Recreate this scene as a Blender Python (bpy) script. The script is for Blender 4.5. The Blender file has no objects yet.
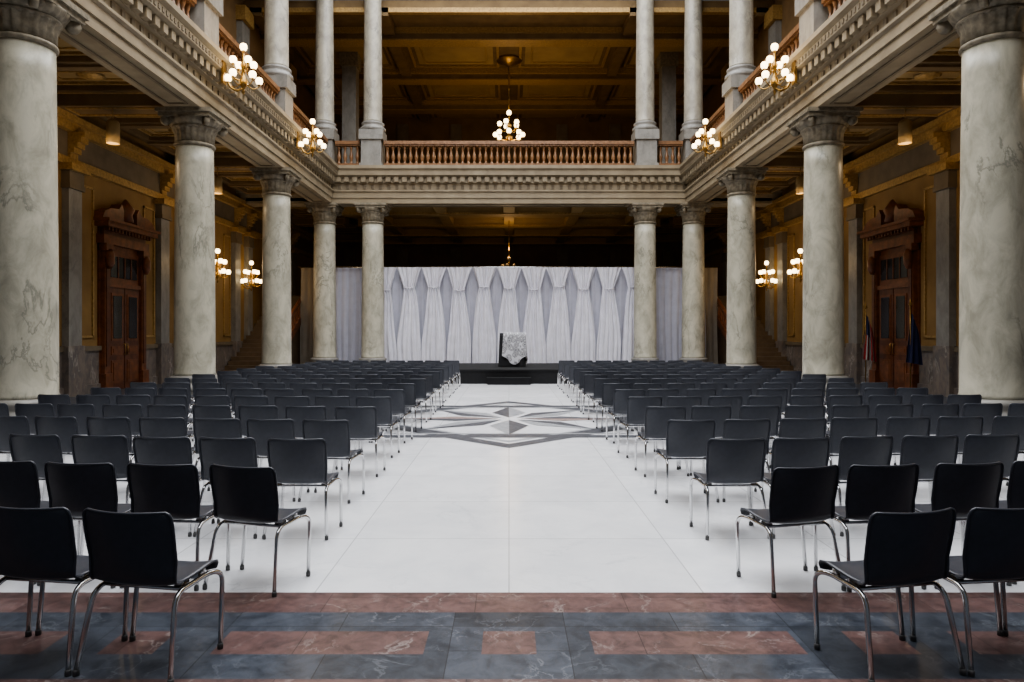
import bpy, math, random
from mathutils import Vector, Matrix
random.seed(7)
scene = bpy.context.scene
F = 700.0; CH = 1.63
X = 7.75; S = 6.08
YS = [(-1+1.84+i)*S for i in range(5)]   # column depths 5.1 .. 29.4
YB = YS[-1]; XW = 11.3

# ---------------------------------------------------------------- materials
def new_mat(name):
    m = bpy.data.materials.new(name); m.use_nodes = True
    nt = m.node_tree; b = nt.nodes['Principled BSDF']
    return m, nt, b
def ramp(nt, stops):
    r = nt.nodes.new('ShaderNodeValToRGB')
    e = r.color_ramp.elements
    while len(e) < len(stops): e.new(0.5)
    for i, (p, c) in enumerate(stops):
        e[i].position = p; e[i].color = (*c, 1)
    return r
def coords(nt, scale=(1,1,1), rnd=False):
    tc = nt.nodes.new('ShaderNodeTexCoord'); mp = nt.nodes.new('ShaderNodeMapping')
    mp.inputs['Scale'].default_value = scale
    nt.links.new(tc.outputs['Object'], mp.inputs['Vector'])
    if rnd:
        oi = nt.nodes.new('ShaderNodeObjectInfo'); mu = nt.nodes.new('ShaderNodeMath'); mu.operation='MULTIPLY'
        mu.inputs[1].default_value = 37.0
        cb = nt.nodes.new('ShaderNodeCombineXYZ')
        nt.links.new(oi.outputs['Random'], mu.inputs[0])
        for k in ('X','Y','Z'): nt.links.new(mu.outputs[0], cb.inputs[k])
        nt.links.new(cb.outputs[0], mp.inputs['Location'])
    return mp
def simple(name, c1, c2=None, scale=4, rough=.5, metal=0, bump=0, detail=5):
    m, nt, b = new_mat(name)
    c2 = c2 or tuple(v*.8 for v in c1)
    mp = coords(nt); n = nt.nodes.new('ShaderNodeTexNoise')
    n.inputs['Scale'].default_value = scale; n.inputs['Detail'].default_value = detail
    nt.links.new(mp.outputs[0], n.inputs['Vector'])
    r = ramp(nt, [(.3, c2), (.7, c1)])
    nt.links.new(n.outputs['Fac'], r.inputs[0]); nt.links.new(r.outputs[0], b.inputs['Base Color'])
    b.inputs['Roughness'].default_value = rough; b.inputs['Metallic'].default_value = metal
    if bump:
        bp = nt.nodes.new('ShaderNodeBump'); bp.inputs['Strength'].default_value = bump
        bp.inputs['Distance'].default_value = .02
        nt.links.new(n.outputs['Fac'], bp.inputs['Height']); nt.links.new(bp.outputs[0], b.inputs['Normal'])
    return m
def marble(name, base, cloud, vein, rough=.3, sc=1.0, veinw=.035, rnd=True, stretch=(1,1,.55), vs=1.0):
    m, nt, b = new_mat(name)
    mp = coords(nt, stretch, rnd)
    n1 = nt.nodes.new('ShaderNodeTexNoise'); n1.inputs['Scale'].default_value = 2.6*sc
    n1.inputs['Detail'].default_value = 9; n1.inputs['Roughness'].default_value=.66; n1.inputs['Distortion'].default_value=.5
    n2 = nt.nodes.new('ShaderNodeTexNoise'); n2.inputs['Scale'].default_value = 1.0*sc
    n2.inputs['Detail'].default_value = 8; n2.inputs['Roughness'].default_value=.6; n2.inputs['Distortion'].default_value=.5
    n3 = nt.nodes.new('ShaderNodeTexNoise'); n3.inputs['Scale'].default_value = .8*sc; n3.inputs['Detail'].default_value=3
    for n in (n1, n2, n3): nt.links.new(mp.outputs[0], n.inputs['Vector'])
    r1 = ramp(nt, [(.34, cloud), (.60, base)])
    nt.links.new(n1.outputs['Fac'], r1.inputs[0])
    r2 = ramp(nt, [(.5-veinw, (0,0,0)), (.5, (1,1,1)), (.5+veinw*.6, (0,0,0))])
    nt.links.new(n2.outputs['Fac'], r2.inputs[0])
    r3 = ramp(nt, [(.45, (0,0,0)), (.62, (vs,vs,vs))])
    nt.links.new(n3.outputs['Fac'], r3.inputs[0])
    mulv = nt.nodes.new('ShaderNodeMath'); mulv.operation='MULTIPLY'
    nt.links.new(r2.outputs[0], mulv.inputs[0]); nt.links.new(r3.outputs[0], mulv.inputs[1])
    mx = nt.nodes.new('ShaderNodeMix'); mx.data_type='RGBA'
    nt.links.new(mulv.outputs[0], mx.inputs[0]); nt.links.new(r1.outputs[0], mx.inputs[6])
    mx.inputs[7].default_value = (*vein, 1)
    nt.links.new(mx.outputs[2], b.inputs['Base Color'])
    b.inputs['Roughness'].default_value = rough
    return m, nt, b, mx
def tile_over(nt, b, mx, w, h, mortar_col, mortar=.004, var=.12, loc=(0,0,0)):
    tc = nt.nodes.new('ShaderNodeTexCoord'); mp = nt.nodes.new('ShaderNodeMapping')
    mp.inputs['Location'].default_value = loc
    br = nt.nodes.new('ShaderNodeTexBrick'); br.offset = 0; br.squash = 1
    br.inputs['Scale'].default_value = 1; br.inputs['Brick Width'].default_value = w
    br.inputs['Row Height'].default_value = h; br.inputs['Mortar Size'].default_value = mortar
    br.inputs['Color1'].default_value = (1,1,1,1); br.inputs['Color2'].default_value = (1-var,)*3+(1,)
    br.inputs['Mortar'].default_value = (*mortar_col, 1)
    nt.links.new(tc.outputs['Object'], mp.inputs['Vector']); nt.links.new(mp.outputs[0], br.inputs['Vector'])
    mu = nt.nodes.new('ShaderNodeMix'); mu.data_type='RGBA'; mu.blend_type='MULTIPLY'; mu.inputs[0].default_value=1
    nt.links.new(mx.outputs[2], mu.inputs[6]); nt.links.new(br.outputs['Color'], mu.inputs[7])
    nt.links.new(mu.outputs[2], b.inputs['Base Color'])

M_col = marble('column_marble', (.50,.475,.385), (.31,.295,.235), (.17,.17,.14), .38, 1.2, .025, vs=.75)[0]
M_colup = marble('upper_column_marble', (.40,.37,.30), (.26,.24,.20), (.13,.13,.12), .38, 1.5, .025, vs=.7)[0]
M_ped = marble('pedestal_stone', (.27,.26,.235), (.19,.18,.165), (.12,.12,.12), .4, 1.5, .02, vs=.5)[0]
M_cap = simple('capital_stone', (.30,.26,.19), (.14,.12,.085), 9, .6, 0, .4)
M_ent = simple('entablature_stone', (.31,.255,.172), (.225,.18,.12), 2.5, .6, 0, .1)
M_entd = simple('entablature_dark_stone', (.19,.15,.10), (.14,.11,.07), 3, .6)  # darker stone for friezes, pilaster caps and small ornament blocks
a = marble('white_floor_marble', (.89,.895,.915), (.78,.79,.82), (.6,.62,.65), .24, .7, .012, False, (1,1,1), vs=.5); tile_over(a[1],a[2],a[3],1.22,1.22,(.62,.62,.62),.005,.09,(0,.55,0)); M_floor=a[0]
a = marble('grey_floor_marble', (.085,.098,.122), (.035,.042,.056), (.24,.26,.29), .3, 3.0, .02, False, (1,1,1), vs=.6); tile_over(a[1],a[2],a[3],.62,.30,(.3,.3,.3),.003,.45,(.31,.02,0)); M_grey=a[0]
a = marble('red_floor_marble', (.195,.115,.105), (.09,.053,.05), (.38,.32,.30), .3, 3.5, .025, False, (1,1,1), vs=.8); tile_over(a[1],a[2],a[3],.9,.4,(.4,.4,.4),.003,.3,(.2,.1,0)); M_red=a[0]
M_mgrey = marble('mosaic_grey', (.085,.09,.105), (.04,.042,.05), (.2,.2,.22), .45, 4, .02, False, (1,1,1))[0]
M_mred = marble('mosaic_rose', (.33,.25,.23), (.24,.17,.155), (.5,.4,.35), .45, 4, .02, False, (1,1,1))[0]
M_mlight = marble('mosaic_light_grey', (.34,.35,.37), (.25,.26,.28), (.5,.5,.5), .45, 4, .02, False, (1,1,1))[0]
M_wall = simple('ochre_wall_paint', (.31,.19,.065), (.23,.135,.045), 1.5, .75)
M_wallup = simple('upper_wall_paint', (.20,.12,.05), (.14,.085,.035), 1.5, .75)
M_ceil = simple('ceiling_ochre', (.38,.265,.11), (.29,.195,.08), 1.2, .75)
M_ceild = simple('ceiling_panel_brown', (.20,.13,.055), (.14,.088,.038), 2, .75)
M_gold = simple('gilded_moulding', (.48,.31,.11), (.28,.175,.06), 14, .5, .2, .5)
M_brass = simple('antique_brass', (.45,.29,.10), (.25,.15,.05), 12, .32, .9)
M_wood = simple('dark_carved_wood', (.22,.075,.025), (.10,.035,.013), 6, .42, 0, .3)
M_wood2 = simple('door_leaf_wood', (.14,.045,.017), (.07,.022,.009), 6, .4, 0, .3)
M_glass = simple('dark_transom_glass', (.03,.03,.035), (.02,.02,.02), 3, .08)
M_bal = simple('baluster_marble', (.27,.14,.065), (.15,.075,.033), 7, .4)
M_plast = simple('charcoal_chair_plastic', (.050,.054,.068), (.042,.046,.058), 30, .36)
M_chrome = simple('chair_chrome', (.70,.70,.71), (.6,.6,.6), 5, .2, 1.0)
M_rub = simple('grey_foot_cap', (.10,.10,.10), None, 5, .5)
M_black = simple('black_stage_cloth', (.012,.012,.014), (.008,.008,.009), 8, .8)
M_blackc = simple('black_table_cloth', (.02,.02,.024), None, 8, .85)
M_stair = simple('stair_stone', (.16,.11,.065), (.11,.075,.045), 5, .5)
M_wains = marble('wainscot_marble', (.22,.18,.15), (.11,.10,.10), (.4,.37,.33), .35, 2)[0]
M_steel = simple('skylight_frame', (.4,.4,.4), None, 5, .5)

def cloth(name, col, trans=.35):
    m, nt, b = new_mat(name)
    b.inputs['Roughness'].default_value = .85
    mp = coords(nt); w = nt.nodes.new('ShaderNodeTexNoise'); w.inputs['Scale'].default_value = 3
    nt.links.new(mp.outputs[0], w.inputs['Vector'])
    r = ramp(nt, [(.3, tuple(c*.9 for c in col)), (.7, col)])
    nt.links.new(w.outputs['Fac'], r.inputs[0]); nt.links.new(r.outputs[0], b.inputs['Base Color'])
    t = nt.nodes.new('ShaderNodeBsdfTranslucent'); nt.links.new(r.outputs[0], t.inputs['Color'])
    ms = nt.nodes.new('ShaderNodeMixShader'); ms.inputs[0].default_value = trans
    out = nt.nodes['Material Output']
    nt.links.new(b.outputs[0], ms.inputs[1]); nt.links.new(t.outputs[0], ms.inputs[2]); nt.links.new(ms.outputs[0], out.inputs['Surface'])
    return m
M_cur = cloth('white_sheer_drape', (.86,.85,.92), .12)
M_curb = cloth('grey_backing_drape', (.54,.54,.62), .1)
M_curbeige = cloth('beige_drape', (.36,.31,.25), .2)
def glow(name, col, st):
    m, nt, b = new_mat(name)
    mp = coords(nt); n = nt.nodes.new('ShaderNodeTexNoise'); n.inputs['Scale'].default_value=8
    nt.links.new(mp.outputs[0], n.inputs['Vector'])
    r = ramp(nt, [(.2, tuple(c*.9 for c in col)), (.8, col)])
    nt.links.new(n.outputs['Fac'], r.inputs[0]); nt.links.new(r.outputs[0], b.inputs['Emission Color'])
    nt.links.new(r.outputs[0], b.inputs['Base Color'])
    b.inputs['Emission Strength'].default_value = st
    return m
M_globe = glow('lit_glass_shade', (1.0,.80,.48), 6.0)
M_dim = glow('dim_glass_shade', (.5,.38,.22), .05)
M_sky = glow('skylight_glass', (.92,.95,1.0), 1.5)
m, nt, b = new_mat('patterned_tablecloth')
mp = coords(nt); v = nt.nodes.new('ShaderNodeTexVoronoi'); v.inputs['Scale'].default_value = 7
nt.links.new(mp.outputs[0], v.inputs['Vector'])
r = ramp(nt, [(.18,(.75,.75,.78)), (.3,(.14,.14,.16)), (.42,(.65,.65,.68)), (.55,(.2,.2,.22)), (.7,(.7,.7,.74))])
nt.links.new(v.outputs['Distance'], r.inputs[0]); nt.links.new(r.outputs[0], b.inputs['Base Color']); b.inputs['Roughness'].default_value=.85
M_lace = m
M_fr = simple('flag_red', (.35,.03,.03), None, 5, .8); M_fw = simple('flag_white', (.4,.4,.38), None, 5, .8); M_fb = simple('flag_blue', (.02,.025,.08), None, 5, .8)

# ---------------------------------------------------------------- mesh builder
class MB:
    def __init__(s): s.v=[]; s.f=[]; s.m=[]; s.s=[]
    def add(s, vs, fs, mat=0, sm=False):
        o = len(s.v); s.v += [tuple(p) for p in vs]
        for f in fs: s.f.append(tuple(i+o for i in f)); s.m.append(mat); s.s.append(sm)
    def box(s, x0,x1,y0,y1,z0,z1, mat=0):
        if x0>x1: x0,x1=x1,x0
        if y0>y1: y0,y1=y1,y0
        s.add([(x0,y0,z0),(x1,y0,z0),(x1,y1,z0),(x0,y1,z0),(x0,y0,z1),(x1,y0,z1),(x1,y1,z1),(x0,y1,z1)],
              [(0,3,2,1),(4,5,6,7),(0,1,5,4),(1,2,6,5),(2,3,7,6),(3,0,4,7)], mat)
    def lathe(s, prof, seg=24, c=(0,0,0), mat=0, sm=True, fn=None, caps=True):
        vs=[]; fs=[]
        for r,z in prof:
            for k in range(seg):
                a=2*math.pi*k/seg; rr = fn(r,z,a) if fn else r
                vs.append((c[0]+rr*math.cos(a), c[1]+rr*math.sin(a), c[2]+z))
        n=len(prof)
        for i in range(n-1):
            for k in range(seg):
                k2=(k+1)%seg
                fs.append((i*seg+k, i*seg+k2, (i+1)*seg+k2, (i+1)*seg+k))
        if caps:
            fs.append(tuple(range(seg))[::-1]); fs.append(tuple((n-1)*seg+k for k in range(seg)))
        s.add(vs, fs, mat, sm)
    def sphere(s, c, r, mat=0, seg=12, rings=7, sz=1):
        prof=[(max(r*math.sin(math.pi*i/rings),.0005), -r*sz*math.cos(math.pi*i/rings)) for i in range(rings+1)]
        s.lathe(prof, seg, c, mat)
    def tube(s, pts, r, seg=8, mat=0):
        pts=[Vector(p) for p in pts]; n=len(pts); vs=[]; fs=[]
        t0=(pts[1]-pts[0]).normalized()
        ref=Vector((1,0,0)) if abs(t0.x)<.8 else Vector((0,0,1))
        u=(ref-t0*ref.dot(t0)).normalized()
        for i,p in enumerate(pts):
            t=((pts[min(i+1,n-1)]-p).normalized()+(p-pts[max(i-1,0)]).normalized()).normalized()
            u=(u-t*u.dot(t)).normalized(); w=t.cross(u)
            for k in range(seg):
                a=2*math.pi*k/seg; vs.append(p+(u*math.cos(a)+w*math.sin(a))*r)
        for i in range(n-1):
            for k in range(seg):
                k2=(k+1)%seg; fs.append((i*seg+k,i*seg+k2,(i+1)*seg+k2,(i+1)*seg+k))
        fs.append(tuple(range(seg))[::-1]); fs.append(tuple((n-1)*seg+k for k in range(seg)))
        s.add(vs,fs,mat,True)
    def prism(s, prof, axis, a0, a1, mat=0):
        n=len(prof); vs=[]
        for a in (a0,a1):
            for p,q in prof: vs.append((p,a,q) if axis=='y' else (a,p,q))
        fs=[(i,(i+1)%n,n+(i+1)%n,n+i) for i in range(n)]+[tuple(range(n))[::-1],tuple(range(n,2*n))]
        s.add(vs,fs,mat)
    def frame(s, x0,x1,y0,y1,z0,z1,w,mat=0):
        s.box(x0,x1,y0,y0+w,z0,z1,mat); s.box(x0,x1,y1-w,y1,z0,z1,mat)
        s.box(x0,x0+w,y0+w,y1-w,z0,z1,mat); s.box(x1-w,x1,y0+w,y1-w,z0,z1,mat)
    def mesh(s, name, mats):
        me=bpy.data.meshes.new(name); me.from_pydata(s.v,[],s.f); me.update()
        for m in mats: me.materials.append(m)
        me.polygons.foreach_set('material_index', s.m); me.polygons.foreach_set('use_smooth', s.s)
        import bmesh
        bm=bmesh.new(); bm.from_mesh(me); bmesh.ops.recalc_face_normals(bm, faces=bm.faces); bm.to_mesh(me); bm.free()
        return me
    def obj(s, name, mats, loc=(0,0,0), rot=0):
        return put(name, s.mesh(name, mats), loc, rot)
def put(name, me, loc=(0,0,0), rot=0, sc=1):
    o=bpy.data.objects.new(name, me); scene.collection.objects.link(o)
    o.location=loc; o.rotation_euler=(0,0,rot); o.scale=(sc,)*3; return o

# ---------------------------------------------------------------- floor
b=MB(); b.box(-XW-.3,XW+.3,-4,46,-.3,0); b.obj('floor',[M_floor])
b=MB(); z0,z1=.0,.004
y_white=F*CH/260.; y_r=F*CH/280.; ya=F*CH/299.; yb=F*CH/322.; yc=F*CH/347.
XI=6.95
b.box(-XI,XI,y_r,y_white,z0,z1,1)
b.box(-XI,XI,ya,y_r,z0,z1,0)
P=1.95
edges=[]
for k in range(-4,5):
    c=k*P; edges.append((c-.14,c+.14)); edges.append((c+.975-.54,c+.975+.54))
edges=[e for e in sorted(edges) if e[0]>-XI and e[1]<XI]
cur=-XI
for e in edges:
    b.box(cur,e[0],yb,ya,z0,z1,0); b.box(e[0],e[1],yb,ya,z0,z1,1); cur=e[1]
b.box(cur,XI,yb,ya,z0,z1,0)
b.box(-XI,XI,yc,yb,z0,z1,0)
b.box(-XI,XI,yc-.3,yc,z0,z1,1)
b.box(-XI,XI,-4,yc-.3,z0,z1,0)
for sx in (-1,1):
    b.box(sx*XI,sx*(XI+.25),-4,YB,z0,z1,1)
    b.box(sx*(XI+.25),sx*XW,-4,45,z0,z1,0)
b.box(-XI,XI,YB-.6,45,z0,z1,0)
b.obj('floor_border',[M_grey,M_red])

# ---- star mosaic
b=MB(); C=(0,13.3)
def ringpoly(R1,R2,n,rot,mat,z):
    vs=[]
    for R in (R1,R2):
        for k in range(n):
            a=rot+2*math.pi*k/n; vs.append((R*math.cos(a),R*math.sin(a),z))
    b.add(vs,[(k,(k+1)%n,n+(k+1)%n,n+k) for k in range(n)],mat)
ringpoly(3.40,3.02,4,math.pi/2,0,.0035)
ringpoly(3.40,3.02,4,math.pi/4,0,.004)
ringpoly(2.86,2.74,4,math.pi/2,2,.0035)
ringpoly(2.86,2.74,4,math.pi/4,2,.004)
ringpoly(2.45,2.20,8,math.pi/8,0,.003)
for k in range(8):
    a=k*math.pi/4+math.pi/2
    p0=(.2*math.cos(a),.2*math.sin(a),.0045); R=2.1
    tip=(R*math.cos(a),R*math.sin(a),.0045)
    for sgn,mat in ((1,0),(-1,1 if k%4==2 else 2)):
        a2=a+sgn*math.radians(19); s_=(1.05*math.cos(a2),1.05*math.sin(a2),.0045)
        b.add([p0,s_,tip],[(0,1,2)],mat)
b.obj('floor_star_mosaic',[M_mgrey,M_mred,M_mlight],(0,C[1],0))

# ---------------------------------------------------------------- walls
def wallmesh(name, sx):
    b=MB()
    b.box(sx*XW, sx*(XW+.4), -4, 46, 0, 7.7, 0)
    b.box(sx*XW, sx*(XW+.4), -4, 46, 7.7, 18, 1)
    xi=sx*XW
    b.box(xi, xi-sx*.10, -4, 45, 0, .25, 2)
    b.box(xi, xi-sx*.05, -4, 45, .25, 1.15, 2)
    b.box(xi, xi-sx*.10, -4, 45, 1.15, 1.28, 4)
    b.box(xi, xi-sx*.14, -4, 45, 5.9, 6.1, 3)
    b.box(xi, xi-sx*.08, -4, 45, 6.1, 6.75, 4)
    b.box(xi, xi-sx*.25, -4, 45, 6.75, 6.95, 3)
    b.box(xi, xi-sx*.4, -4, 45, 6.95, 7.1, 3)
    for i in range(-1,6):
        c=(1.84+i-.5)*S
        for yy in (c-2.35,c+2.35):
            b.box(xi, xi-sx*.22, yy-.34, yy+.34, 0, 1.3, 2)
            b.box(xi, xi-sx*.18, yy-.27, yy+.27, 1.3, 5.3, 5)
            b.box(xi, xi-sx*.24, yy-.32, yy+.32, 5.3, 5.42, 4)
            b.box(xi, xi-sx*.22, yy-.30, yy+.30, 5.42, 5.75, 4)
            b.box(xi, xi-sx*.34, yy-.40, yy+.40, 5.75, 5.92, 3)
            for j in range(5):
                b.box(xi, xi-sx*(.15+.09*j), yy-.16, yy+.16, 6.1+j*.13, 6.1+(j+1)*.13, 3)
        if c<30:
            for (u0,u1) in ((c-1.95,c-1.3),(c+1.3,c+1.95)):
                for (a0,a1,c0,c1) in ((u0,u1,1.5,1.56),(u0,u1,5.5,5.56),(u0,u0+.06,1.5,5.56),(u1-.06,u1,1.5,5.56)):
                    b.box(xi, xi-sx*.04, a0,a1,c0,c1,3)
        for yy in (c-S/2,):
            b.box(xi, xi-sx*.25, yy-.4, yy+.4, 8.5, 14.6, 5)
            b.box(xi, xi-sx*.4, yy-.5, yy+.5, 14.6, 15.2, 3)
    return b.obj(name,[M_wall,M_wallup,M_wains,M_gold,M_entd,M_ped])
wallmesh('wall_left',-1); wallmesh('wall_right',1)
b=MB(); b.box(-XW,XW,45,45.4,0,18,0)
for k in range(-3,4):
    b.box(k*3.4-.35,k*3.4+.35,44.8,45,8.5,15,1); b.box(k*3.4-.35,k*3.4+.35,44.8,45,0,7,1)
b.box(-XW,XW,44.7,45,11.6,11.9,2)
b.obj('wall_back',[M_wallup,M_entd,M_gold])

# ---------------------------------------------------------------- columns
def column_mesh(name, z0, z1, r0, r1, capH, ab, mats, base=True):
    b=MB(); zb=z0
    if base:
        b.box(-ab*.5,ab*.5,-ab*.5,ab*.5,z0,z0+.22,2)
        b.lathe([(r0*1.32,.22),(r0*1.38,.28),(r0*1.36,.36),(r0*1.2,.40),(r0*1.15,.46),(r0*1.22,.50),(r0*1.22,.56),(r0*1.08,.60)],40,(0,0,z0),2)
        zb=z0+.6
    zt=z1-capH; prof=[]
    for i in range(13):
        t=i/12; prof.append((r0+(r1-r0)*t**1.6, zb+(zt-zb)*t))
    prof = [(r0*1.06,zb)]+[(prof[0][0],zb+.06)]+prof[1:]
    b.lathe(prof,48,(0,0,0),0)
    b.lathe([(r1,zt-.03),(r1*1.08,zt-.01),(r1*1.1,zt+.02),(r1*1.08,zt+.05),(r1,zt+.07)],40,(0,0,0),1)
    h=capH
    fl=lambda r,z,a: r*(1+.04*math.cos(20*a))
    b.lathe([(r1*1.0,zt+.06),(r1*1.02,zt+.35*h),(r1*1.12,zt+.48*h),(r1*1.16,zt+.50*h)],80,(0,0,0),1,fn=fl)
    b.lathe([(r1*1.12,zt+.48*h),(r1*1.2,zt+.52*h),(r1*1.2,zt+.56*h)],40,(0,0,0),1)
    eg=lambda r,z,a: r*(1+.03*abs(math.sin(14*a)))
    b.lathe([(r1*1.14,zt+.56*h),(r1*1.32,zt+.64*h),(r1*1.42,zt+.74*h),(r1*1.40,zt+.78*h)],112,(0,0,0),1,fn=eg)
    for k in range(4):
        a=math.pi/4+k*math.pi/2; d=ab*.5*1.12
        cx,cy=d*math.cos(a),d*math.sin(a)
        tv=Vector((-math.sin(a),math.cos(a),0)); 
        p0=Vector((cx,cy,zt+.66*h))-tv*.05; b.tube([p0,p0+tv*.10],.12*h+.02,12,1)
    b.box(-ab*.5,ab*.5,-ab*.5,ab*.5,zt+.76*h,zt+.88*h,1)
    b.box(-ab*.54,ab*.54,-ab*.54,ab*.54,zt+.88*h,z1,1)
    return b.mesh(name,mats)
me=column_mesh('marble_column',0,7.0,.475,.435,.80,1.22,[M_col,M_cap,M_ped])
pos=[(sx*X,y) for y in YS for sx in (-1,1)]+[(-5.72,YB),(5.72,YB)]
for x,y in pos: put('marble_column',me,(x,y,0))
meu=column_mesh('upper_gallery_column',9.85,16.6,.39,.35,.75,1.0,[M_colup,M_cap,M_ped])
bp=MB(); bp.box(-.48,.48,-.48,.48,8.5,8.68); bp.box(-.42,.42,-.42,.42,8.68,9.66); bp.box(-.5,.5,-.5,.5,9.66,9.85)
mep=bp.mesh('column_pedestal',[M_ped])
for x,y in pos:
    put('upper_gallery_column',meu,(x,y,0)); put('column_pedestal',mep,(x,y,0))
bp=MB(); bp.box(-.35,.35,-.35,.35,8.45,14.8,0); bp.box(-.45,.45,-.45,.45,14.8,15.48,1); bp.box(-.45,.45,-.45,.45,8.45,9.4,0)
mpier=bp.mesh('hall_pier',[M_ped,M_cap])
for x in (-7.9,7.9): put('hall_pier',mpier,(x,34.9,0))

# ---------------------------------------------------------------- entablature
def prof(sgn, c):
    inner=[(.42,7.0),(.42,7.22),(.46,7.22),(.46,7.44),(.52,7.48),(.52,7.54),(.40,7.54),(.40,7.80),(.48,7.84),(.48,8.04),(.62,8.08),(.70,8.12),(.70,8.30),(.78,8.38),(.78,8.5)]
    outer=[(-.42,8.5),(-.42,7.0)]
    return [(c+sgn*o,z) for o,z in inner+outer]
def dent_y(b,sgn,c,y0,y1,mat):
    y=y0
    while y<y1:
        b.box(c+sgn*.44,c+sgn*.62,y,y+.19,7.86,8.06,mat); y+=.34
n=1
for sx in (-1,1):
    b=MB(); b.prism(prof(-sx,sx*X),'y',-4,YB+.4,0); dent_y(b,-sx,sx*X,-3.9,YB-.5,0)
    y=-3.8
    while y<YB-.5:
        b.box(sx*X-sx*.40,sx*X-sx*.43,y+.04,y+.16,7.59,7.75,1); y+=.34
    y=-3.8
    while y<YB-.5:
        b.box(sx*X-sx*.70,sx*X-sx*.72,y,y+.08,8.16,8.26,1); y+=.17
    for i in range(len(YS)-1):
        b.frame(sx*X-.25,sx*X+.25,YS[i]+.9,YS[i+1]-.9,6.975,7.0,.06,1)
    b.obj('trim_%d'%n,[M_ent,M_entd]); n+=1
b=MB(); b.prism(prof(-1,YB),'x',-XW,XW,0)
x=-XW+.1
while x<XW:
    b.box(x,x+.19,YB-.62,YB-.44,7.86,8.06,0); b.box(x+.04,x+.16,YB-.43,YB-.40,7.59,7.75,1); x+=.34
b.frame(-4.9,4.9,YB-.25,YB+.25,6.975,7.0,.06,1)
b.obj('trim_%d'%n,[M_ent,M_entd])

# ---------------------------------------------------------------- ceilings
def coffer(b,x0,x1,y0,y1,z):
    b.frame(x0,x1,y0,y1,z-.16,z,.14,1); b.frame(x0+.22,x1-.22,y0+.22,y1-.22,z-.06,z,.07,2)
    b.box(x0+.36,x1-.36,y0+.36,y1-.36,z-.02,z,3)
    b.frame(x0+.5,x1-.5,y0+.5,y1-.5,z-.05,z-.02,.05,2)
    cx,cy=(x0+x1)/2,(y0+y1)/2
    b.lathe([(.05,-.10),(.16,-.08),(.24,-.05),(.3,-.02)],24,(cx,cy,z-.02),2,fn=lambda r,zz,a: r*(1+.12*math.cos(8*a)))
for sx in (-1,1):
    b=MB(); xa=X+.42
    b.box(sx*xa,sx*XW,-4,45,7.55,8.45,0)
    lo,hi=(xa+.05,XW-.4) if sx>0 else (-XW+.4,-xa-.05)
    for i in range(len(YS)+2):
        yy=(1.84-1+i)*S
        b.box(lo,hi,yy-.42,yy+.42,7.1,7.55,0)
        b.box(lo,hi,yy-.5,yy-.42,7.38,7.55,2); b.box(lo,hi,yy+.42,yy+.5,7.38,7.55,2)
        b.frame(lo+.15,hi-.15,yy-.3,yy+.3,7.07,7.1,.05,2)
        ys0=yy-S+.5; ys1=yy-.5
        mid=(ys0+ys1)/2
        b.box(lo,hi,mid-.12-.9,mid+.12-.9,7.33,7.55,0); b.box(lo,hi,mid-.12+.9,mid+.12+.9,7.33,7.55,0)
        coffer(b,lo,hi,ys0,mid-1.02,7.55); coffer(b,lo,hi,mid-.78,mid+.78,7.55); coffer(b,lo,hi,mid+1.02,ys1,7.55)
    b.obj('ceiling_aisle',[M_ceild,M_ceild,M_gold,M_ceil])
b=MB()
b.box(-X-.42,X+.42,YB+.42,45,7.5,8.45,0)
for k in range(4):
    yy=YB+3.2+k*3.6
    b.box(-X,X,yy-.3,yy+.3,7.1,7.5,0); b.box(-X,X,yy-.36,yy-.3,7.1,7.2,1)
for k in range(-2,3): b.box(k*3.1-.25,k*3.1+.25,YB+.45,44.9,7.15,7.5,0)
b.obj('ceiling_lower_hall',[M_ceil,M_gold])
b=MB()
b.box(-XW,XW,YB+.4,45,15.5,15.8,0)
b.box(-XW,XW,YB+.4,YB+.65,15.3,15.5,1)
for k in range(3):
    yy=YB+2.75+k*5.0
    b.box(-XW,XW,yy-.35,yy+.35,15.0,15.5,0); b.box(-XW,XW,yy-.47,yy-.35,15.25,15.5,1); b.box(-XW,XW,yy+.35,yy+.47,15.25,15.5,1)
    b.box(-XW,XW,yy-.38,yy+.38,14.94,15.0,1)
    for j in (-2,-1,0,1):
        b.frame(j*5.4+.5,j*5.4+4.9,yy+.8,yy+4.2,15.42,15.5,.12,1)
        b.box(j*5.4+.8,j*5.4+4.6,yy+1.1,yy+3.9,15.47,15.5,3)
        b.frame(j*5.4+1.1,j*5.4+4.3,yy+1.4,yy+3.6,15.43,15.5,.06,1)
for k in (-2,-1,1,2): b.box(k*5.4-.25,k*5.4+.25,YB+.4,44.9,15.15,15.5,0)
for sx in (-1,1):
    b.box(sx*(X-.5),sx*XW,-4,YB,16.6,16.9,0)
    for i in range(len(YS)): b.box(sx*(X+.3),sx*XW,YS[i]-.3,YS[i]+.3,16.1,16.6,0)
    b.box(sx*(X-.4),sx*(X+.4),-4,YB,16.6,17.5,2)
b.box(-X,X,YB-.4,YB+.4,16.6,17.5,2)
b.obj('ceiling_upper',[M_ceild,M_gold,M_ent,M_ceil])
b=MB(); b.box(-X,X,-4,YB,19.6,19.7,0)
for k in range(-4,5): b.box(k*1.8-.06,k*1.8+.06,-4,YB,19.4,19.6,1)
for k in range(0,17): b.box(-X,X,-4+k*2.05,-4+k*2.05+.12,19.4,19.6,1)
for sx in (-1,1): b.box(sx*X,sx*(X+.3),-4,YB,17.5,19.7,2)
b.box(-X,X,YB,YB+.3,17.5,19.7,2)
b.obj('ceiling_skylight',[M_sky,M_steel,M_ent])

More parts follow.
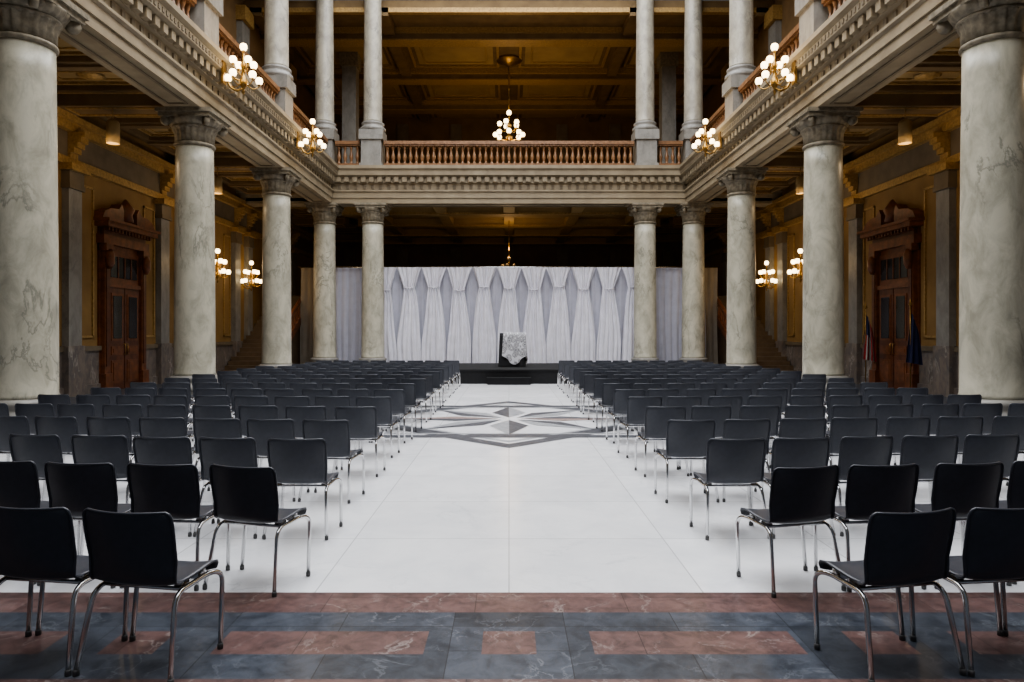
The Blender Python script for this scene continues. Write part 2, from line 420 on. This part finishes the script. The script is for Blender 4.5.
# ---------------------------------------------------------------- balustrades
BPROF=[(.075,0),(.075,.05),(.045,.08),(.05,.14),(.085,.26),(.08,.34),(.045,.48),(.038,.58),(.06,.64),(.07,.68),(.07,.74)]
def balustrade(p0,p1):
    b=MB(); p0=Vector(p0); p1=Vector(p1); L=(p1-p0).length; n=max(2,int(L/.24)); ax = abs(p1.x-p0.x)>abs(p1.y-p0.y)
    for i in range(n):
        t=(i+.5)/n; p=p0.lerp(p1,t); b.lathe(BPROF,8,(p.x,p.y,8.7),0)
    def rail(w,z0,z1,m):
        if ax: b.box(p0.x,p1.x,p0.y-w,p0.y+w,z0,z1,m)
        else: b.box(p0.x-w,p0.x+w,p0.y,p1.y,z0,z1,m)
    rail(.16,8.5,8.7,1); rail(.12,9.44,9.5,0); rail(.17,9.5,9.64,1)
    b.obj('gallery_balustrade',[M_bal,M_bal])
for sx in (-1,1):
    balustrade((sx*(X-.1),-4,0),(sx*(X-.1),YS[0]-.5,0))
    for i in range(len(YS)-1): balustrade((sx*(X-.1),YS[i]+.5,0),(sx*(X-.1),YS[i+1]-.5,0))
    balustrade((sx*(X-.5),YB-.1,0),(sx*(5.72+.5),YB-.1,0))
balustrade((-5.22,YB-.1,0),(5.22,YB-.1,0))

# ---------------------------------------------------------------- light fixtures
def shade(b,c,r):
    b.lathe([(r*.3,-r*1.0),(r*.75,-r*.75),(r*1.0,-r*.1),(r*.95,r*.45),(r*.7,r*.85),(r*.35,r*1.0)],12,c,1)
    b.lathe([(r*.15,-r*1.45),(r*.4,-r*1.2),(r*.42,-r*.9)],10,c,0)
def fixture(mode, n1=5, n2=4, sp=1.0, sr=.09):
    b=MB()
    b.lathe([(.012,-.62),(.04,-.55),(.02,-.48),(.09,-.38),(.11,-.28),(.05,-.18),(.03,-.05),(.06,.05),(.08,.12),(.03,.22),(.025,.42)],14,(0,0,0),0)
    for n,R,z,zr,off in ((n1,.38*sp,-.2,-.32,0),(n2,.26*sp,.18,.0,.5)):
        for k in range(n):
            a=2*math.pi*(k+off)/n; ca,sa=math.cos(a),math.sin(a); pts=[]
            for j in range(9):
                t=j/8; rr=.05+(R-.05)*t; zz=zr-.10*math.sin(math.pi*t)+(z-.14-zr)*t**2
                pts.append((rr*ca,rr*sa,zz))
            b.tube(pts,.014,6,0); shade(b,(R*ca,R*sa,z),sr)
    shade(b,(0,0,.56),sr)
    if mode=='bracket':
        pts=[(0,0,-.45),(.15,0,-.52),(.3,0,-.45),(.42,0,-.25),(.5,0,-.02)]
        b.tube(pts,.03,8,0); b.tube([(0,0,-.3),(.25,0,-.2),(.5,0,-.12)],.022,8,0)
        b.box(.46,.52,-.1,.1,-.35,.2,0)
    return b
mb=fixture('bracket').mesh('bracket_chandelier',[M_brass,M_globe])
def plight(parent_obj, name, loc, power, col=(1,.68,.36), r=.3):
    l=bpy.data.lights.new(name,'POINT'); l.energy=power; l.color=col; l.shadow_soft_size=r
    o=bpy.data.objects.new(name,l); scene.collection.objects.link(o); o.location=loc
    o.parent=parent_obj
    return o
for y in YS[:4]:
    for sx in (-1,1):
        o=put('bracket_chandelier',mb,(sx*6.55,y,8.12),0 if sx>0 else math.pi,1.0)
        plight(o,'bulb_fill_glow',(-.1,0,.95),30)
ms=fixture('bracket').mesh('wall_sconce',[M_brass,M_globe])
for sx in (-1,1):
    for y,z in ((25.9,4.1),(29.3,4.0)):
        o=put('wall_sconce',ms,(sx*(XW-.52),y,z),0 if sx>0 else math.pi,1.0)
        plight(o,'bulb_fill_glow',(-.5,0,.1),26)
bf=fixture('ceiling',8,5,1.25,.085)
bf.tube([(0,0,.6),(0,0,2.35)],.022,8,0); bf.lathe([(.05,2.15),(.2,2.25),(.42,2.33),(.46,2.4)],24,(0,0,0),0)
for z in (1.0,1.4,1.8): bf.sphere((0,0,z),.05,0)
mc=bf.mesh('chandelier',[M_brass,M_globe])
o=put('chandelier',mc,(0,35.5,11.98),0,1.46)
plight(o,'bulb_fill_glow',(0,0,-.8),190)
bf=fixture('ceiling',8,5,1.25)
bf.tube([(0,0,.6),(0,0,2.75)],.018,8,0); bf.lathe([(.05,2.55),(.3,2.62),(.62,2.70),(.66,2.76)],24,(0,0,0),0)
o=bf.obj('hall_chandelier',[M_brass,M_dim],(0,34.5,4.74))
plight(o,'bulb_fill_glow',(0,0,.95),80)  # added fill to brighten the lower hall; the chandelier itself is unlit
for sx in (-1,1):
    for yy in (YS[2]-.3,YS[1]-.3,YS[3]-.3):
        b=MB(); b.lathe([(.11,.01),(.15,.0),(.15,.5),(.12,.55),(.03,.6)],20,(0,0,0),0); b.tube([(0,0,.58),(0,0,.88)],.015,6,0)
        o=b.obj('pendant_cylinder_lamp',[M_ceil],(sx*9.6,yy,6.22))
        plight(o,'bulb_fill_glow',(0,0,-.25),24,(1,.72,.42),.12)  # light added below the cylinder to brighten the aisle ceiling

# ---------------------------------------------------------------- doors
def door_mesh():
    b=MB()
    b.box(-1.15,1.15,-.06,0,0,5.0,0)
    for sx in (-1,1):
        b.box(sx*.80,sx*1.15,-.24,0,0,.5,0); b.box(sx*.84,sx*1.10,-.18,0,.5,3.9,0)
        b.box(sx*.89,sx*1.05,-.21,-.18,.7,3.7,1)
        b.box(sx*.80,sx*1.15,-.26,0,3.9,4.1,0)
        b.lathe([(.05,3.4),(.12,3.55),(.13,3.8),(.08,3.95)],12,(sx*.97,-.24,0),0)
    b.box(-1.2,1.2,-.22,0,4.1,4.35,0); b.box(-1.1,1.1,-.16,0,4.35,4.55,1)
    b.box(-1.35,1.35,-.42,0,4.55,4.68,0); b.box(-1.4,1.4,-.48,0,4.68,4.76,0)
    for i in range(14): b.box(-1.15+i*.17,-1.08+i*.17,-.32,-.2,4.45,4.55,0)
    for sx in (-1,1):
        pts=[(sx*1.4,4.76),(sx*1.3,4.95),(sx*1.0,5.08),(sx*.6,5.12),(sx*.45,5.28),(sx*.35,5.12),(sx*.35,4.76)]
        b.prism([(p[0],p[1]) for p in pts],'y',-.3,0,0)
    b.lathe([(.03,4.76),(.22,4.85),(.18,5.05),(.25,5.2),(.12,5.38),(.03,5.5)],12,(0,-.15,0),0)
    b.box(-.8,.8,-.10,-.06,3.05,3.95,0); b.box(-.68,.68,-.12,-.10,3.2,3.8,2)
    for k in (-1,0,1): b.box(k*.34-.02,k*.34+.02,-.14,-.12,3.2,3.8,0)
    b.box(-.82,.82,-.16,-.06,2.92,3.05,0)
    for sx in (-1,1):
        b.box(sx*.02,sx*.79,-.12,-.06,0.02,2.92,1)
        for (z0,z1,mt) in ((.2,.85,0),(1.0,1.25,0),(1.4,2.75,2)):
            x0,x1=sorted((sx*.12,sx*.69))
            b.box(x0,x1,-.14,-.12,z0,z1,0); b.box(x0+.07,x1-.07,-.155,-.14,z0+.07,z1-.07,mt)
        b.tube([(sx*.07,-.12,1.0),(sx*.07,-.18,1.02),(sx*.07,-.18,1.3),(sx*.07,-.12,1.32)],.012,6,3)
    return b.mesh('door',[M_wood,M_wood2,M_glass,M_brass])
md=door_mesh(); n=1
for sx in (-1,1):
    for i in (0,1,2):
        put('door_%d'%n,md,(sx*XW,(1.84+i-.5)*S+0.05,0.005),-math.pi/2 if sx>0 else math.pi/2) ; n+=1

# ---------------------------------------------------------------- staircases
for sx in (-1,1):
    b=MB(); N=20; y0=27.2; xa,xb=9.35,XW-.12
    for i in range(N):
        b.box(sx*xa,sx*xb,y0+i*.32,y0+N*.32+1.5,i*.17,(i+1)*.17,0)
    b.prism([(y0-.1,0),(y0+N*.32,N*.17),(y0+N*.32,N*.17+.35),(y0-.1,.35)],'x',sx*(xa-.02),sx*(xa-.16),1)
    for i in range(0,N,1):
        yy=y0+i*.32+.16; b.lathe([(.05,0),(.03,.1),(.06,.3),(.025,.5),(.05,.62)],8,(sx*(xa-.09),yy,i*.17+.42),1)
    b.tube([(sx*(xa-.09),y0-.1,1.02),(sx*(xa-.09),y0+N*.32,N*.17+1.05)],.08,8,1)
    b.box(sx*(xa-.28),sx*(xa+.10),y0-.45,y0-.08,0,1.3,1); b.sphere((sx*(xa-.09),y0-.27,1.42),.15,1)
    b.obj('staircase',[M_stair,M_wood])

# ---------------------------------------------------------------- curtain backdrop
b=MB(); yc0=30.6; H=4.5
def pleat(x0,x1,z0,z1,y,amp,wl,mat,step=.05):
    n=int((x1-x0)/step); rows=6; vs=[]; fs=[]
    for j in range(rows+1):
        t=j/rows
        for i in range(n+1):
            xx=x0+(x1-x0)*i/n
            vs.append((xx+.03*math.sin(3*xx+4*t), y+amp*(math.sin(2*math.pi*xx/wl+1.3*math.sin(1.7*xx))+.35*math.sin(2*math.pi*xx/wl*2.3+2))*(.6+.5*(1-t)), z0+(z1-z0)*t))
    for j in range(rows):
        for i in range(n):
            a=j*(n+1)+i; fs.append((a,a+1,a+n+2,a+n+1))
    b.add(vs,fs,mat,True)
pleat(-8.65,8.65,.02,H,yc0+.28,.06,.34,1)
pleat(-9.2,-8.65,.02,H,yc0+.28,.04,.25,2); pleat(8.65,9.2,.02,H,yc0+.28,.04,.25,2)
PW=1.09
for k in range(-5,6):
    cx=k*PW; rows=20; n=36; vs=[]; fs=[]; ty=.92+.08*math.sin(k*2.3)
    for j in range(rows+1):
        t=j/rows; z=.03+(H-.03)*t
        d=H-z
        if d<ty: hw=PW*.5*(1-.56*(d/ty)**.9)
        else: hw=PW*.5*(.44+.53*min(1,(d-ty)/2.4)**.8)
        for i in range(n+1):
            u=-1+2*i/n; amp=.06*(1.2-.5*hw/(PW*.5))
            vs.append((cx+u*hw+.02*math.sin(z*2+k), yc0-.04+amp*math.sin(u*math.pi*5+k*1.7)+.03*math.sin(u*9+z*1.3)+.05*u*u, z))
    for j in range(rows):
        for i in range(n):
            a=j*(n+1)+i; fs.append((a,a+1,a+n+2,a+n+1))
    b.add(vs,fs,0,True)
    b.tube([(cx-.22,yc0-.06,H-ty+.01),(cx,yc0-.13,H-ty-.02),(cx+.22,yc0-.06,H-ty+.01)],.03,8,0)
b.tube([(-9.25,yc0+.12,H+.02),(9.25,yc0+.12,H+.02)],.03,8,3)
for xx in (-9.22,-5.9,-3,3,5.9,9.22):
    b.tube([(xx,yc0+.42,0),(xx,yc0+.42,H+.02)],.03,8,3); b.box(xx-.25,xx+.25,yc0+.35,yc0+.7,0.004,.03,3)
b.obj('curtain_backdrop',[M_cur,M_curb,M_curbeige,M_chrome])

# ---------------------------------------------------------------- stage, step, table
b=MB(); b.box(-3.6,3.6,22.4,27.2,.40,.46,0)
for i in range(120):
    x0=-3.58+i*.0597; d=.012*(i%2); b.box(x0,x0+.0597,22.42+d,22.46+d,.0,.40,1)
for xx in (-3.5,-1.2,1.2,3.5):
    for yy in (22.6,24.8,27.0): b.box(xx-.04,xx+.04,yy-.04,yy+.04,0,.4,0)
b.box(-3.58,-3.54,22.42,27.18,0,.4,1); b.box(3.54,3.58,22.42,27.18,0,.4,1)
b.obj('stage_platform',[M_black,M_black])
b=MB(); b.box(-.7,.7,21.95,22.4,.18,.22,0); b.box(-.68,.68,21.98,22.38,0.004,.18,0); b.box(-.7,.7,21.93,21.97,.2,.235,0)
b.obj('stage_step',[M_black])
b=MB(); zt=1.62; zs=.46
b.box(-.42,.40,-.3,.3,zt-.04,zt,0)
for sx in (-1,1):
    for sy in (-1,1): b.box(sx*.30,sx*.34,sy*.24,sy*.28,zs,zt-.04,0)
def drape(x0,x1,y0,y1,ztop,zbot,amp,mat,wl,jag=0):
    pts=[]; per=[(x0,y0),(x1,y0),(x1,y1),(x0,y1)]
    for s_ in range(4):
        a_=per[s_]; c_=per[(s_+1)%4]; m_=16
        for i in range(m_): pts.append((a_[0]+(c_[0]-a_[0])*i/m_, a_[1]+(c_[1]-a_[1])*i/m_))
    N_=len(pts); cx=(x0+x1)/2; cy=(y0+y1)/2; vs=[]; fs=[]; rows=8
    for j in range(rows+1):
        t=j/rows
        for i,(px,py) in enumerate(pts):
            w=1+t*(.08+amp*math.sin(i*wl)+amp*.5*math.sin(i*wl*2.1+1))
            zb_=zbot+jag*(.5+.5*math.cos(i*2*math.pi/16)) if jag else zbot
            vs.append((cx+(px-cx)*w, cy+(py-cy)*w, ztop+(zb_-ztop)*t))
    for j in range(rows):
        for i in range(N_):
            i2=(i+1)%N_; fs.append((j*N_+i,j*N_+i2,(j+1)*N_+i2,(j+1)*N_+i))
    fs.append(tuple(range(N_)))
    b.add(vs,fs,mat,True)
drape(-.44,.40,-.33,.33,zt+.01,zs+.02,.05,1,1.1)
drape(-.32,.45,-.37,.37,zt+.03,zs+.08,.09,2,1.35,.3)
b.obj('draped_table',[M_wood,M_blackc,M_lace],(.12,24.4,0))

# ---------------------------------------------------------------- flags
def flag(name,loc,mats,stripes):
    b=MB(); b.lathe([(.16,0),(.16,.03),(.06,.07),(.03,.1)],16,(0,0,.004),3); b.tube([(0,0,.05),(0,0,2.35)],.016,8,3)
    b.lathe([(.01,2.33),(.05,2.4),(.02,2.48),(.004,2.58)],10,(0,0,0),3)
    n=26; rows=14; vs=[]; 
    for j in range(rows+1):
        t=j/rows; z=2.2-1.35*t
        for i in range(n+1):
            u=i/n; w=.10+.34*t**.7
            vs.append((.02+u*w-.15*t, -.02+.06*math.sin(u*16)*(.5+t*.6), z-.25*u*(1-t)-.08*u))
    o=len(b.v); b.v+=vs
    for j in range(rows):
        for i in range(n):
            a=o+j*(n+1)+i
            if stripes: mt = 2 if (j<6 and i<15) else ((i//2)%2)
            else: mt = 2
            b.f.append((a,a+1,a+n+2,a+n+1)); b.m.append(mt); b.s.append(True)
    b.obj(name,mats+[M_brass],loc)
flag('american_flag',(10.7,21.0,0),[M_fr,M_fw,M_fb],True)
flag('state_flag',(10.75,18.75,0),[M_fr,M_fw,M_fb],False)

# ---------------------------------------------------------------- chairs
def chair_mesh():
    b=MB()
    P_=[(.155,.385),(.155,.41),(.138,.428),(.10,.434),(.04,.428),(-.02,.420),(-.08,.413),(-.13,.412),(-.17,.418),(-.200,.436),(-.218,.475),(-.232,.545),(-.245,.61),(-.257,.675),(-.265,.725),(-.270,.752),(-.273,.770),(-.275,.780),(-.276,.787)]
    Wd=[.218,.228,.235,.238,.238,.236,.232,.228,.226,.226,.228,.231,.234,.236,.236,.234,.229,.221,.205]
    n=16; rows=len(P_); vs=[]
    for j,(y,z) in enumerate(P_):
        isb=max(0,min(1,(j-8)/3)); iss=1-isb
        for i in range(n+1):
            u=-1+2*i/n; w=Wd[j]
            dy=isb*.05*u*u; dz=iss*(.020*abs(u)**3)
            vs.append((u*w,y+dy,z+dz))
    T=.010; top=len(vs); vs2=[]
    for j in range(rows):
        y0,z0=P_[max(j-1,0)]; y1,z1=P_[min(j+1,rows-1)]
        t=Vector((0,y1-y0,z1-z0)).normalized(); nrm=Vector((0,t.z,-t.y))
        for i in range(n+1):
            v=Vector(vs[j*(n+1)+i]); vs2.append(tuple(v + nrm*T))
    fs=[]; W=n+1
    for j in range(rows-1):
        for i in range(n):
            a=j*W+i; fs.append((a,a+1,a+W+1,a+W)); a+=top; fs.append((a,a+W,a+W+1,a+1))
    for j in range(rows-1):
        for i in (0,n):
            a=j*W+i; fs.append((a,a+W,a+W+top,a+top))
    for i in range(n):
        fs.append((i,i+1,i+1+top,i+top)); a=(rows-1)*W+i; fs.append((a,a+1,a+1+top,a+top))
    b.add(vs+vs2,fs,0,True)
    rim=[]
    for j in range(7,rows): rim.append(Vector(vs[j*W]))
    for i in range(1,n): rim.append(Vector(vs[(rows-1)*W+i]))
    for j in range(rows-1,6,-1): rim.append(Vector(vs[j*W+n]))
    b.tube(rim,.0075,6,0)
    def arc(p,c,q,k=5):
        return [tuple((1-t)**2*p[i]+2*t*(1-t)*c[i]+t*t*q[i] for i in range(3)) for t in [j/k for j in range(k+1)]]
    for sx in (-1,1):
        pts=[(sx*.25,-.250,.02)]
        pts+=arc((sx*.224,-.185,.33),(sx*.219,-.17,.385),(sx*.216,-.11,.392))
        pts+=arc((sx*.22,.05,.402),(sx*.245,.165,.415),(sx*.247,.165,.34),7)
        pts+=[(sx*.255,.135,.02)]
        b.tube(pts,.0125,10,1)
        for p in ((sx*.25,-.250,.0),(sx*.255,.135,.0)): b.lathe([(.015,0),(.015,.025),(.0125,.03)],8,p,2)
        b.box(sx*.16,sx*.20,-.10,-.04,.385,.415,1); b.box(sx*.16,sx*.20,.03,.09,.39,.428,1)
    b.tube([(-.215,-.11,.392),(.215,-.11,.392)],.011,8,1)
    b.tube([(-.22,.05,.400),(.22,.05,.400)],.011,8,1)
    return b.mesh('stacking_chair',[M_plast,M_chrome,M_rub])
mch=chair_mesh()
depths=[3.27,4.36,5.50]+[5.5+1.21*k for k in range(1,14)]
xin={-1:[1.77,1.64,1.68],1:[1.85,1.83,1.78]}
for r_,d in enumerate(depths):
    tilt=math.radians(7*max(0,1-r_/14))
    ncol=9 if r_<13 else 8
    for sx in (-1,1):
        for c in range(ncol):
            u=c*.555
            xi_=xin[sx][r_] if r_<3 else 1.75
            x=xi_+u*math.cos(tilt)+random.uniform(-.02,.02); y=d+.265+u*math.sin(tilt)+random.uniform(-.02,.02)
            put('stacking_chair',mch,(sx*x,y,.004),sx*tilt+random.uniform(-.07,.07) + sx*(.08 if c==0 and r_<2 else 0))

# ---------------------------------------------------------------- lights
def area(name,loc,rot,sx_,sy_,power,col):
    l=bpy.data.lights.new(name,'AREA'); l.shape='RECTANGLE'; l.size=sx_; l.size_y=sy_; l.energy=power; l.color=col
    o=bpy.data.objects.new(name,l); scene.collection.objects.link(o); o.location=loc; o.rotation_euler=rot; return o
area('skylight_daylight',(0,13,19.3),(0,0,0),13,30,6600,(.95,.97,1.0))
w=bpy.data.worlds.new('world'); scene.world=w; w.use_nodes=True
bg=w.node_tree.nodes['Background']; bg.inputs[0].default_value=(.8,.88,1,1); bg.inputs[1].default_value=.12

cam=bpy.data.cameras.new('camera'); co=bpy.data.objects.new('camera',cam); scene.collection.objects.link(co)
co.location=(0,0,CH); co.rotation_euler=(math.pi/2,0,0)
cam.sensor_width=36; cam.lens=36*F/1024; cam.shift_x=3/1024; cam.shift_y=-8/1024; cam.clip_end=200
scene.camera=co
scene.view_settings.view_transform='AgX'
scene.view_settings.look='AgX - Medium High Contrast'
